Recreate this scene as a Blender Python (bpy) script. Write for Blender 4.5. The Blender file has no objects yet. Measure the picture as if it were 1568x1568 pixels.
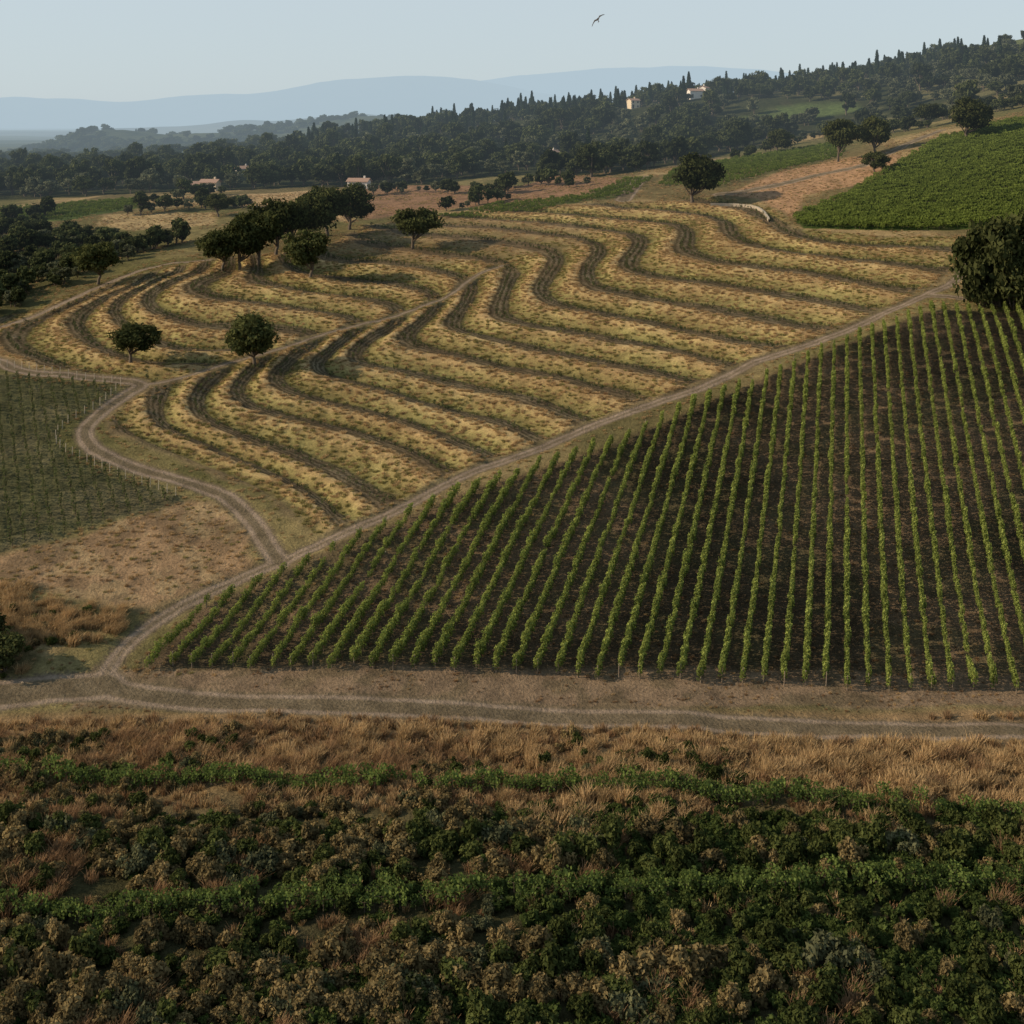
import bpy, numpy as np, math
from mathutils import Vector
rng=np.random.default_rng(7)
R=math.radians
F=1900.;H=68.
# ---------------------------------------------------------------- terrain heights (world metres)
# survey points: (bearing, dip, distance) sighted from the drone station -> world x,y,z
cp=[(0,1568,94),(784,1568,94),(1568,1568,94),(0,1300,116),(784,1300,116),(1568,1300,117),(0,1090,145),(784,1090,145),(1568,1110,141),
(240,1020,154),(784,1035,152),(1545,1055,150),(290,940,166),(500,845,178),(700,755,195),(900,690,212),(1060,620,228),(1250,540,246),(1420,475,262),(1568,470,262),
(0,1040,150),(0,880,172),(190,900,170),(390,830,182),(280,765,196),(0,700,212),(90,670,218),(190,600,236),(0,570,246),
(480,700,212),(500,600,240),(700,600,242),(900,560,250),(1200,450,285),(1100,380,325),(1480,400,300),(850,420,310),(640,470,290),(400,530,262),(150,500,280),(0,500,285),(300,430,310),(600,380,350),(850,340,372),(1170,320,370),(1300,350,335),(1568,350,325),
(1568,185,430),(1400,240,400),(1060,310,385),(1000,270,430),(1250,245,440),(750,300,430),(500,320,420),(300,350,390),(150,420,330),(0,450,320),(0,340,430),(220,310,450),(0,300,520),(400,290,500),(700,270,520),(1000,240,560),(1250,200,600),(1400,150,620),(1568,120,600),
(1568,60,760),(1400,105,760),(1200,135,740),(1050,150,720),(850,178,760),(700,195,800),(550,205,850),(400,230,850),(200,252,800),(0,262,800),(0,245,1300),(300,228,1600)]
C=[((u-784)/F*D,D,H-(v-190)/F*D) for u,v,D in cp]
C+=[(240,1100,60),(450,1150,95),(0,-60,0),(-100,0,-2),(100,0,2),(-60,60,0),(60,60,0),(-500,400,20),(-300,200,5),(400,300,80),(300,150,30),(550,700,150),(-400,800,38),(200,1500,35),(600,1600,60)]
C=np.array(C)
def tps_fit(P,v,lam):
    n=len(P);d=np.linalg.norm(P[:,None]-P[None],axis=2)+1e-9
    K=d*d*np.log(d)+lam*np.eye(n);Q=np.c_[np.ones(n),P]
    return np.linalg.solve(np.block([[K,Q],[Q.T,np.zeros((3,3))]]),np.r_[v,0,0,0])
def tps_ev(P,w,x,y):
    sh=x.shape;x=x.ravel();y=y.ravel();o=w[-3]+w[-2]*x+w[-1]*y
    for i,(a,b) in enumerate(P):
        r2=(x-a)**2+(y-b)**2+1e-9;o+=w[i]*.5*r2*np.log(r2)
    return o.reshape(sh)
PS=C[:,:2]/100
W=tps_fit(PS,C[:,2],0.002)
def hz(x,y): return tps_ev(PS,W,np.asarray(x,float)/100,np.asarray(y,float)/100)
DD=np.arange(70,1400,0.5)
def ray(u,v):   # sight line -> where it meets the ground
    x=(u-784)/F*DD;z=H-(v-190)/F*DD
    k=np.where(hz(x,DD)>=z)[0]
    i=k[0] if len(k) else len(DD)-1
    return (float(x[i]),float(DD[i]))
def W2(l): return np.array([ray(*p) for p in l])
def hashn(ix,iy,s):
    h=(ix.astype(np.int64)*374761393+iy.astype(np.int64)*668265263+s*1442695041)&0x7fffffff
    h=((h^(h>>13))*1274126177)&0x7fffffff
    return ((h^(h>>16))&0xffff)/65535.
def vnoise(x,y,s=0):
    ix=np.floor(x);iy=np.floor(y);fx=x-ix;fy=y-iy;fx=fx*fx*(3-2*fx);fy=fy*fy*(3-2*fy)
    a=hashn(ix,iy,s);b=hashn(ix+1,iy,s);c=hashn(ix,iy+1,s);d=hashn(ix+1,iy+1,s)
    return (a+(b-a)*fx)+((c+(d-c)*fx)-(a+(b-a)*fx))*fy
def fbm(x,y,sc,o=4,s=0):
    r=0;a=.5;t=0
    for i in range(o):
        r=r+a*vnoise(x/sc+17.3*i,y/sc-9.1*i,s+i);t+=a;a*=.5;sc*=.5
    return r/t
def ss(a,b,x):
    t=np.clip((x-a)/(b-a),0,1);return t*t*(3-2*t)
# ---------------------------------------------------------------- features
Rd={}
Rd['bottom']=([(160,1050),(230,1065),(400,1075),(600,1085),(800,1095),(1000,1103),(1200,1112),(1400,1118),(1620,1125)],2.4)
Rd['join']=([(160,1050),(170,1020),(210,975),(280,930),(370,885),(430,860)],1.5)
Rd['sw']=([(-90,1068),(60,1058),(160,1050)],3)
Rd['diag']=([(430,862),(520,820),(620,775),(720,725),(820,690),(900,655),(980,625),(1080,590),(1160,555),(1250,525),(1330,490),(1410,455),(1460,430),(1485,400),(1485,375)],1.45)
Rd['top']=([(1420,452),(1500,458),(1640,466)],1.8)
Rd['left']=([(430,862),(410,835),(385,795),(350,765),(300,745),(240,725),(180,705),(140,685),(130,660),(150,635),(190,605),(215,590),(180,582),(100,575),(40,570),(0,555),(-60,530)],1.9)
Rd['gully']=([(215,590),(270,582),(350,555),(430,535),(500,510),(580,490),(650,468),(690,450),(725,425),(770,405)],.8)
Rd['up']=([(-60,520),(60,480),(150,440),(230,410),(320,398)],1.3)
Rd['east']=([(955,305),(985,270)],3)
Rd['east2']=([(1100,298),(1180,285),(1250,268),(1330,250),(1400,215),(1440,200)],2.4)
def smooth_line(P,n=6):
    P=np.asarray(P);Q=np.vstack([2*P[0]-P[1],P,2*P[-1]-P[-2]]);o=[]
    for i in range(1,len(Q)-2):
        for t in np.arange(n)/n:
            a,b,c,d=Q[i-1],Q[i],Q[i+1],Q[i+2]
            o.append(.5*((2*b)+(-a+c)*t+(2*a-5*b+4*c-d)*t*t+(-a+3*b-3*c+d)*t**3))
    o.append(Q[-2]);return np.array(o)
Rd={k:(smooth_line(W2(v),5),w) for k,(v,w) in Rd.items()}
P={}
P['vine']=[(222,1025),(290,940),(500,850),(700,760),(900,695),(1060,625),(1250,545),(1420,478),(1640,475),(1640,1062),(1300,1058),(784,1038),(400,1028)]
P['terr']=[(490,835),(430,770),(330,725),(230,690),(170,665),(165,635),(195,605),(190,590),(60,568),(-60,540),(-60,500),(100,455),(220,420),(330,395),(480,385),(560,345),(700,325),(850,315),(1000,308),(1100,300),(1190,320),(1220,350),(1350,362),(1490,365),(1480,400),(1400,455),(1250,522),(1060,595),(900,655),(720,728)]
P['leftvine']=[(-90,575),(40,578),(185,592),(150,622),(100,652),(88,685),(150,715),(280,765),(180,795),(80,825),(-90,860)]
P['dry']=[(-90,870),(80,835),(290,768),(345,775),(385,820),(385,870),(300,905),(230,935),(170,935),(60,900),(-90,885)]
P['scrub']=[(-90,930),(20,915),(90,930),(170,950),(120,985),(60,1010),(20,1035),(-90,1055)]
P['greenR']=[(1215,335),(1400,240),(1440,215),(1640,170),(1640,345),(1500,350),(1350,355),(1230,350)]
P['greenL']=[(-90,325),(100,315),(215,305),(220,318),(120,335),(-90,350)]
P['strip']=[(660,335),(760,315),(900,300),(960,275),(1000,275),(960,300),(800,325),(690,335)]
P['mid']=[(1010,285),(1030,262),(1150,240),(1300,215),(1290,240),(1200,262),(1090,290)]
P['olv']=[(-90,370),(60,352),(190,375),(200,400),(120,430),(60,475),(-90,505)]
P['brown']=[(480,395),(560,350),(700,332),(900,340),(900,375),(760,400),(640,408)]  # dark patch
P['redbank']=[(520,300),(540,283),(700,285),(800,285),(850,268),(960,275),(900,297),(760,312),(640,325),(560,335)]
P['goldbank']=[(350,312),(360,298),(520,290),(560,300),(540,340),(440,330)]
P['goldbank2']=[(150,345),(160,330),(330,325),(330,345),(200,352)]
P['bankR']=[(1110,300),(1200,262),(1300,240),(1380,238),(1340,280),(1230,300),(1215,335),(1190,320),(1160,305)]
P['meadow']=[(1430,172),(1500,150),(1640,125),(1640,140),(1500,162),(1440,180)]
P['ridgefield']=[(1330,100),(1480,72),(1640,45),(1640,62),(1480,88)]
P['greenC']=[(1110,192),(1200,165),(1300,155),(1320,170),(1180,190)]
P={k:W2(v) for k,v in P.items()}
fe=W2([(-90,312),(150,300),(300,292),(480,288),(620,288),(720,275),(800,268),(870,278),(980,262),(1100,238),(1180,215),(1250,200),(1400,192),(1568,160),(1640,150)])
P['forest']=np.vstack([fe,[(420,720),(470,860),(0,880),(-110,800),(-180,690),(-420,700)]])
def inpoly(p,x,y):
    r=np.zeros(x.shape,bool);n=len(p)
    for i in range(n):
        x1,y1=p[i];x2,y2=p[i-1]
        c=(y1>y)!=(y2>y)
        if y2!=y1: r^=c&(x<(x2-x1)*(y-y1)/(y2-y1)+x1)
    return r
def dseg(pl,x,y,closed=False):
    d=np.full(x.shape,1e9);n=len(pl)
    for i in range(0 if closed else 1,n):
        a=pl[i-1];b=pl[i];ab=b-a;L=ab@ab+1e-9
        t=np.clip(((x-a[0])*ab[0]+(y-a[1])*ab[1])/L,0,1)
        d=np.minimum(d,(x-a[0]-t*ab[0])**2+(y-a[1]-t*ab[1])**2)
    return np.sqrt(d)
def sub(pl,X,Y,m):
    return (X>pl[:,0].min()-m)&(X<pl[:,0].max()+m)&(Y>pl[:,1].min()-m)&(Y<pl[:,1].max()+m)
def sdpoly(p,X,Y,m=6):   # positive inside
    o=np.full(X.shape,-m*1.);k=sub(p,X,Y,m)
    x=X[k];y=Y[k];d=np.minimum(dseg(p,x,y,True),m);o[k]=np.where(inpoly(p,x,y),d,-d);return o
def dline(p,X,Y,m=8):
    o=np.full(X.shape,m*1.);k=sub(p,X,Y,m);o[k]=np.minimum(dseg(p,X[k],Y[k]),m);return o
L=[(1,[(520,815),(480,770),(430,735),(330,690),(250,655),(230,625),(230,592),(190,588),(60,560),(10,530),(20,500),(130,450)]),
(2,[(575,785),(520,740),(440,700),(350,665),(300,640),(290,610),(310,585),(330,562),(260,558),(180,550),(120,520),(110,480),(200,440)]),
(3,[(690,745),(640,700),(540,660),(440,640),(370,620),(350,595),(370,570),(400,545),(330,540),(260,535),(200,515),(170,485),(180,455),(260,420)]),
(4,[(760,720),(700,680),(600,645),(480,615),(420,590),(410,570),(440,545),(470,522),(430,518),(350,510),(290,500),(230,480),(220,450),(300,410)]),
(5,[(830,685),(760,650),(650,620),(540,590),(480,565),(475,550),(500,535),(545,505),(490,480),(420,470),(330,460),(280,440),(340,412)]),
(6,[(910,660),(850,630),(740,600),(620,575),(540,555),(530,535),(560,515),(610,488),(560,462),(450,447),(380,430)]),
(7,[(980,615),(900,590),(800,570),(700,550),(620,525),(610,510),(640,488),(665,465),(630,440),(540,428),(460,418)]),
(8,[(1050,590),(960,565),(850,545),(740,520),(680,500),(690,480),(715,442),(690,420),(640,410),(540,400),(480,395)]),
(9,[(1120,570),(1060,545),(950,525),(850,510),(760,490),(755,465),(780,420),(740,400),(640,388),(560,372)]),
(10,[(1190,540),(1100,520),(980,495),(870,475),(820,450),(830,425),(845,398),(800,380),(700,367),(600,355)]),
(11,[(1260,510),(1150,490),(1040,470),(920,445),(890,425),(900,400),(905,378),(850,363),(750,352),(650,345)]),
(12,[(1330,480),(1220,460),(1100,440),(980,420),(950,400),(965,380),(960,364),(900,353),(800,341),(700,335)]),
(13,[(1400,455),(1300,435),(1180,415),(1080,400),(1030,380),(1035,362),(1025,350),(980,343),(880,332),(760,325)]),
(14,[(1450,425),(1350,405),(1230,390),(1130,375),(1095,355),(1090,337),(1040,328),(950,320)]),
(15,[(1480,388),(1350,380),(1250,372),(1190,355),(1160,335),(1130,322)])]
LP=[];LV=[]
for k,l in L:
    w=smooth_line(W2(l),2);LP+=list(w);LV+=[k]*len(w)
LP=np.array(LP)/100
LW=tps_fit(LP,np.array(LV,float),0.004)
# ---------------------------------------------------------------- ground grid
def geo(a,b,n): return np.geomspace(a,b,n)
xs=np.concatenate([-geo(25000,196,60)[:-1],np.arange(-196,196.1,.5),geo(196,25000,60)[1:]])
ys=np.concatenate([-geo(3000,20,25),np.arange(-18,84,3),np.arange(84,400,.45),np.arange(400,640,1.6),geo(640,32000,170)])
xs=np.unique(xs);ys=np.unique(ys)
X,Y=np.meshgrid(xs,ys);nx,ny=len(xs),len(ys)
Xc=np.clip(X,-600,600);Yc=np.clip(Y,-60,1600)
Z=hz(Xc,Yc)
out=np.hypot(X-Xc,Y-Yc)
plain=8+40*fbm(X,Y,900,4,5)
t=ss(0,1500,out);Z=Z*(1-t)+plain*t
hi=ss(420,800,Y)
Z+= (fbm(X,Y,9,3,1)-.5)*.8+(fbm(X,Y,2,2,2)-.5)*.2+hi*(fbm(X,Y,70,3,3)-.5)*7
Z+=ss(142,132,Y)*(Y>0)*(fbm(X,Y,7,3,6)-.5)*1.8
RD=np.full(X.shape,8.)
for k,(l,w) in Rd.items():
    d=dline(l,X,Y,10)-w;RD=np.minimum(RD,np.clip(d,-8,8))
SD={k:sdpoly(p,X,Y,60 if k in('terr',) else 8) for k,p in P.items()}
n1=fbm(X,Y,30,4,11);n2=fbm(X,Y,6,3,12);n3=fbm(X,Y,120,3,13);n4=fbm(X,Y,3,3,14)
def pm(k,e=1.2): return ss(-e,e,SD[k]+(n2-.5)*3)
tm=(sub(P['terr'],X,Y,14))
S=np.zeros(X.shape);S[tm]=tps_ev(LP,LW,X[tm]/100,Y[tm]/100)
terr=ss(-.5,2.5,SD['terr'])*ss(0,1.5,RD)
S=S+.14*(fbm(X,Y,14,3,8)-.5)+.26*(fbm(X,Y,45,2,9)-.5)
fr=S-np.floor(S)
g=ss(.38,.90,fr)
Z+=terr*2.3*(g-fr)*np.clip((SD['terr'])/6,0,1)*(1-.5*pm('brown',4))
Z-=.15*ss(.6,-.3,RD)*(Y<460)
ixx=lambda x:np.clip(np.searchsorted(xs,x)-1,0,nx-2)
iyy=lambda y:np.clip(np.searchsorted(ys,y)-1,0,ny-2)
def samp(A,x,y):
    x=np.atleast_1d(np.asarray(x,float));y=np.atleast_1d(np.asarray(y,float))
    i=ixx(x);j=iyy(y);a=(x-xs[i])/(xs[i+1]-xs[i]);b=(y-ys[j])/(ys[j+1]-ys[j])
    return (A[j,i]*(1-a)+A[j,i+1]*a)*(1-b)+(A[j+1,i]*(1-a)+A[j+1,i+1]*a)*b
# ---- ground colours (albedo)
col=np.zeros(X.shape+(3,))
def mixc(m,c):
    global col
    col=col*(1-m[...,None])+np.array(c)*m[...,None]
col[:]=(.15,.12,.06)
mixc(ss(.45,.6,n1),(.30,.22,.115));mixc(ss(.5,.62,n3)*.5,(.10,.11,.04))
mixc(ss(560,700,Y),(.045,.055,.025))
mixc(ss(900,1100,Y)*ss(.45,.6,n3)*.6,(.10,.105,.055))
mixc(pm('forest',3),(.04,.045,.022));mixc(pm('forest',3)*ss(.54,.62,n1)*ss(80,200,X),(.13,.12,.06))
mixc(pm('terr'),(.27,.20,.105));mixc(pm('terr')*ss(.42,.56,n1)*.8,(.17,.14,.075));mixc(pm('terr')*ss(.5,.65,n2)*.6,(.13,.095,.06))
mixc(pm('dry'),(.31,.205,.12));mixc(pm('dry')*ss(.42,.58,n2)*.7,(.19,.13,.078));mixc(pm('dry')*ss(.55,.65,n4)*.5,(.36,.27,.15))
mixc(pm('scrub'),(.12,.10,.05));mixc(pm('scrub')*ss(.5,.6,n2),(.30,.23,.12))
mixc(pm('leftvine'),(.10,.097,.05));mixc(pm('leftvine')*ss(.45,.62,n2)*.5,(.17,.145,.085))
mixc(pm('greenR',.4),(.05,.075,.02));mixc(pm('greenL'),(.09,.12,.04));mixc(pm('strip'),(.09,.10,.04));mixc(pm('mid'),(.15,.14,.065))
mixc(pm('olv'),(.09,.085,.04));mixc(pm('brown',4)*.9,(.17,.12,.075));mixc(pm('brown',4)*ss(.45,.6,n2)*.6,(.11,.085,.05))  # darker, browner patch on the upper terraces
mixc(pm('redbank'),(.24,.145,.09));mixc(pm('goldbank'),(.38,.265,.145));mixc(pm('goldbank2'),(.36,.265,.14));mixc(pm('bankR'),(.35,.215,.125))
mixc(pm('meadow',3),(.22,.17,.08));mixc(pm('ridgefield',4),(.10,.115,.045));mixc(pm('greenC',4),(.09,.12,.045))
mixc(pm('vine'),(.085,.064,.042));mixc(pm('vine')*ss(.42,.6,n1)*.8,(.17,.118,.075));mixc(pm('vine')*ss(.5,.65,n2)*.4,(.085,.085,.04))
fg=ss(146,143,Y)*(Y>40)
mixc(fg,(.10,.085,.045));mixc(fg*ss(122,138,Y+(n1-.5)*14),(.27,.18,.098));mixc(fg*ss(124,116,Y),(.055,.052,.026))
mixc(ss(.8,-.8,np.abs(Y-149.5)-4+(n2-.5)*2.5)*(X>-52)*(RD>-3),(.21,.15,.10))
mixc(ss(.8,-.8,np.abs(Y-149.5)-4+(n2-.5)*2.5)*(X>-52)*ss(.5,.62,n4)*.6,(.12,.095,.058))
mixc(ss(.6,.8,n2)*.35,(.10,.08,.05))
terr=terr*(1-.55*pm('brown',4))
def fset(me,name,typ,arr,dom='POINT'):
    a=me.attributes.new(name,typ,dom);a.data.foreach_set('vector' if typ=='FLOAT_VECTOR' else('color' if 'COLOR' in typ else 'value'),np.ascontiguousarray(arr).ravel())
def mk(name,V,Fa,nv=4,link=True):
    me=bpy.data.meshes.new(name);me.vertices.add(len(V));me.vertices.foreach_set('co',np.asarray(V,np.float32).ravel())
    nf=len(Fa);me.loops.add(nf*nv);me.loops.foreach_set('vertex_index',np.asarray(Fa,np.int32).ravel())
    me.polygons.add(nf);me.polygons.foreach_set('loop_start',np.arange(nf,dtype=np.int32)*nv)
    me.update(calc_edges=True)
    return me
def obj(name,me,link=True):
    o=bpy.data.objects.new(name,me)
    if link: bpy.context.scene.collection.objects.link(o)
    return o
idx=np.arange(nx*ny).reshape(ny,nx)
Fq=np.c_[idx[:-1,:-1].ravel(),idx[:-1,1:].ravel(),idx[1:,1:].ravel(),idx[1:,:-1].ravel()]
gm=mk('ground',np.c_[X.ravel(),Y.ravel(),Z.ravel()],Fq)
gm.polygons.foreach_set('use_smooth',np.ones(len(Fq),bool))
fset(gm,'Col','FLOAT_COLOR',np.c_[col.reshape(-1,3),np.ones(nx*ny)].astype(np.float32))
fset(gm,'road','FLOAT',RD.astype(np.float32).ravel());fset(gm,'s','FLOAT',S.astype(np.float32).ravel());fset(gm,'terr','FLOAT',terr.astype(np.float32).ravel())
ground=obj('ground',gm)
# ---------------------------------------------------------------- material helpers
class NT:
    def __init__(s,m):
        m.use_nodes=True;s.t=m.node_tree;s.t.nodes.clear()
    def n(s,ty,**k):
        q=s.t.nodes.new(ty)
        for a,b in k.items():
            if a.startswith('i_'):
                kk=a[2:];q.inputs[int(kk) if kk.isdigit() else kk.replace('_',' ')].default_value=b
            else:setattr(q,a,b)
        return q
    def l(s,a,b): s.t.links.new(a,b)
    def math(s,op,a,b=None,c=None,clamp=False):
        q=s.n('ShaderNodeMath',operation=op);q.use_clamp=clamp
        for i,v in enumerate((a,b,c)):
            if v is None: continue
            if isinstance(v,(int,float)): q.inputs[i].default_value=v
            else: s.l(v,q.inputs[i])
        return q.outputs[0]
    def mr(s,v,a,b,c=0,d=1):
        q=s.n('ShaderNodeMapRange');s.l(v,q.inputs[0])
        for i,k in enumerate((a,b,c,d)): q.inputs[i+1].default_value=k
        return q.outputs[0]
    def mix(s,f,a,b,mode='MIX'):
        q=s.n('ShaderNodeMix',data_type='RGBA',blend_type=mode)
        for i,v in ((0,f),(6,a),(7,b)):
            if isinstance(v,(int,float)): q.inputs[i].default_value=v
            elif isinstance(v,tuple): q.inputs[i].default_value=v+(1,) if len(v)==3 else v
            else: s.l(v,q.inputs[i])
        return q.outputs[2]
    def noise(s,vec,sc,det=4,rough=.55):
        q=s.n('ShaderNodeTexNoise');q.inputs['Scale'].default_value=sc;q.inputs['Detail'].default_value=det;q.inputs['Roughness'].default_value=rough
        if vec is not None: s.l(vec,q.inputs['Vector'])
        return q.outputs[0]
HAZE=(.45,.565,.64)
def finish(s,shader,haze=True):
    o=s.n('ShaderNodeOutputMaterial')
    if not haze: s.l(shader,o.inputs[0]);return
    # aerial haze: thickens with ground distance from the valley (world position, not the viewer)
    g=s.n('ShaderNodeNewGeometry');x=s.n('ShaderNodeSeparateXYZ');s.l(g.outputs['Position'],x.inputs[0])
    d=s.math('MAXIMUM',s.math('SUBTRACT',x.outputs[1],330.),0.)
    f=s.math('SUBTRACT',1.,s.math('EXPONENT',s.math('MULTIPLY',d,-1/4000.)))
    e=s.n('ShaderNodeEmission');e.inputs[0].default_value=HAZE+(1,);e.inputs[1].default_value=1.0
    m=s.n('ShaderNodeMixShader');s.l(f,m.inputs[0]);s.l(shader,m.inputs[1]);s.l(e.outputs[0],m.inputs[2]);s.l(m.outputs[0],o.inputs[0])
def newmat(name): 
    m=bpy.data.materials.new(name);return m,NT(m)
# ground material
m,s=newmat('ground')
geoN=s.n('ShaderNodeNewGeometry');pos=geoN.outputs['Position']
A=lambda n:s.n('ShaderNodeAttribute',attribute_name=n)
c0=A('Col').outputs['Color']
nA=s.noise(pos,.35,6,.6);nB=s.noise(pos,2.5,5,.65);nC=s.noise(pos,.8,4,.6);nD=s.noise(pos,.09,4,.6)
c=s.mix(1.,c0,s.mix(s.mr(nA,.3,.7),(.68,.68,.66),(1.3,1.28,1.2)),'MULTIPLY')
fr_=s.math('FRACT',s.math('ADD',A('s').outputs['Fac'],s.mr(nC,.2,.8,-.06,.06)))
ramp=s.n('ShaderNodeValToRGB');s.l(fr_,ramp.inputs[0]);cr=ramp.color_ramp
st=[(0,(.12,.09,.055)),(.04,(.06,.048,.03)),(.10,(.18,.142,.098)),(.15,(.045,.04,.025)),(.21,(.19,.15,.105)),(.28,(.05,.042,.027)),(.33,(.17,.135,.09)),(.38,(.075,.065,.036)),(.43,(.19,.175,.07)),(.62,(.28,.235,.10)),(.80,(.43,.31,.155)),(.93,(.50,.36,.19)),(1,(.12,.09,.055))]
cr.elements[0].position=0;cr.elements[0].color=st[0][1]+(1,);cr.elements[1].position=1;cr.elements[1].color=st[-1][1]+(1,)
for p_,c_ in st[1:-1]:
    e=cr.elements.new(p_);e.color=c_+(1,)
tcol=s.mix(1.,ramp.outputs[0],s.mix(s.mr(nA,.3,.7),(.7,.68,.66),(1.28,1.25,1.2)),'MULTIPLY')
tcol=s.mix(1.,tcol,s.mix(s.mr(nD,.35,.65),(.87,.80,.76),(1.1,1.12,1.05)),'MULTIPLY')
tf=s.math('MULTIPLY',A('terr').outputs['Fac'],s.mr(nD,.3,.7,.72,.95))
c=s.mix(tf,c,tcol)
rdn=s.math('ADD',A('road').outputs['Fac'],s.mr(nB,.2,.8,-.8,.8))
rf=s.mr(rdn,.3,-.4)
wt=s.math('ABSOLUTE',s.math('ADD',A('road').outputs['Fac'],.85))
rc=s.mix(s.mr(wt,.15,.6),(.27,.205,.148),(.16,.125,.08))
c=s.mix(rf,c,s.mix(1.,rc,s.mix(s.mr(nA,.3,.7),(.72,.72,.7),(1.2,1.2,1.2)),'MULTIPLY'))
c=s.mix(1.,c,s.mix(s.mr(nB,.25,.75),(.6,.6,.6),(1.38,1.38,1.38)),'MULTIPLY')
b=s.n('ShaderNodeBsdfDiffuse');s.l(c,b.inputs[0])
bp=s.n('ShaderNodeBump');bp.inputs['Strength'].default_value=1.;bp.inputs['Distance'].default_value=.4
s.l(nB,bp.inputs['Height']);s.l(bp.outputs[0],b.inputs['Normal'])
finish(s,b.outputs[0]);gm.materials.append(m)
def leafmat(name,dark,light,tr=.25,var=.3,haze=True):
    m,s=newmat(name)
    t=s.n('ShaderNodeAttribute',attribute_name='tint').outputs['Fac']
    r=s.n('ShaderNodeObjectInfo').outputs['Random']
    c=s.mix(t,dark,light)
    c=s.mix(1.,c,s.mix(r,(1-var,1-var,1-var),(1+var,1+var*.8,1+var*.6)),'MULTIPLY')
    d=s.n('ShaderNodeBsdfDiffuse');s.l(c,d.inputs[0]);q=s.n('ShaderNodeBsdfTranslucent');s.l(c,q.inputs[0])
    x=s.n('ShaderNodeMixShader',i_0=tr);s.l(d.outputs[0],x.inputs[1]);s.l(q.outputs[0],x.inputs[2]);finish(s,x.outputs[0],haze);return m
def plain_mat(name,c1,sc=3.,v=.25,rough=.9):
    m,s=newmat(name);tc=s.n('ShaderNodeTexCoord');n=s.noise(tc.outputs['Object'],sc,5)
    c=s.mix(n,tuple(k*(1-v) for k in c1),tuple(min(k*(1+v),1) for k in c1))
    b=s.n('ShaderNodeBsdfPrincipled');b.inputs['Roughness'].default_value=rough;s.l(c,b.inputs['Base Color']);finish(s,b.outputs[0]);return m
bark=plain_mat('bark',(.10,.075,.05),4)
wood=plain_mat('wood_post',(.22,.17,.12),6)
# ---------------------------------------------------------------- plant prototypes
def quads(cen,nrm,size,asp=1.6):
    n=len(cen);nrm=nrm/np.linalg.norm(nrm,axis=1)[:,None]
    r=rng.normal(size=(n,3));u=np.cross(nrm,r);u/=np.linalg.norm(u,axis=1)[:,None];w=np.cross(nrm,u)
    s_=(size*(.6+.8*rng.random(n)))[:,None]
    u=u*s_*.5;w=w*s_*.5*asp
    return np.stack([cen-w,cen+u*.9-w*.1,cen+w,cen-u*.9-w*.1],1)   # pointed leaf
def tube(pts,rad,sides=6):
    pts=np.asarray(pts,float);V=[];Fs=[]
    for i,(p,r) in enumerate(zip(pts,rad)):
        d=pts[min(i+1,len(pts)-1)]-pts[max(i-1,0)];d/=np.linalg.norm(d)+1e-9
        a=np.cross(d,[.3,1,.1]);a/=np.linalg.norm(a);b_=np.cross(d,a)
        for k in range(sides):
            t=2*math.pi*k/sides;V.append(p+r*(a*math.cos(t)+b_*math.sin(t)))
    for i in range(len(pts)-1):
        for k in range(sides):
            k2=(k+1)%sides;Fs.append((i*sides+k,i*sides+k2,(i+1)*sides+k2,(i+1)*sides+k))
    return np.array(V),np.array(Fs)
def assemble(name,Q,tint,tubes,matL,matB):
    V=[Q.reshape(-1,3)];n=len(Q);Fs=[np.arange(n*4).reshape(n,4)];T=[np.repeat(tint,4)];mi=[np.zeros(n,int)];o=n*4
    for tv,tf_ in tubes:
        V.append(tv);Fs.append(tf_+o);T.append(np.zeros(len(tv)));mi.append(np.ones(len(tf_),int));o+=len(tv)
    me=mk(name,np.vstack(V),np.vstack(Fs));fset(me,'tint','FLOAT',np.concatenate(T).astype(np.float32))
    me.polygons.foreach_set('material_index',np.concatenate(mi).astype(np.int32))
    me.materials.append(matL);me.materials.append(matB);return me
def tree_mesh(name,h,cr,trunk,ncl,nl,ls,matL,shape='round'):
    ch=(h-trunk)/2;cz=trunk+ch;cl=[]
    while len(cl)<ncl:
        p=rng.uniform(-1,1,3);q=np.linalg.norm(p)
        if .35<q<1 and (p[2]>-.75): cl.append(p)
    cl=np.array(cl);off=rng.normal(size=(3,))*.12
    cen=cl*[cr*.82,cr*.82,ch*.8]+[off[0]*cr,off[1]*cr,cz]
    tub=[];bend=rng.normal(size=2)*.04*h
    tp=[(0,0,-.6),(bend[0]*.3,bend[1]*.3,trunk*.5),(bend[0],bend[1],trunk),(bend[0]*1.1,bend[1]*1.1,cz)]
    tub.append(tube(tp,[h*.045,h*.032,h*.026,h*.012],7))
    for k in range(min(9,ncl)):
        c=cen[k];st_=np.array(tp[2])*(.75+.2*rng.random())
        mid=(st_+c)/2+[0,0,-.04*h];tub.append(tube([st_,mid,c],[h*.016,h*.011,h*.004],5))
    Q=[];T=[]
    for k in range(ncl):
        rr=cr*(.22+.2*rng.random());d=rng.normal(size=(nl,3));d/=np.linalg.norm(d,axis=1)[:,None]
        p=cen[k]+d*(rr*rng.random(nl)[:,None]**.45)*[1,1,.72]
        Q.append(quads(p,d+rng.normal(size=(nl,3))*.7+[0,0,.3],np.full(nl,ls)))
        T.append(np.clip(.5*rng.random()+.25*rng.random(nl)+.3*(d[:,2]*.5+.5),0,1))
    return assemble(name,np.concatenate(Q),np.concatenate(T),tub,matL,bark)
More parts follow.
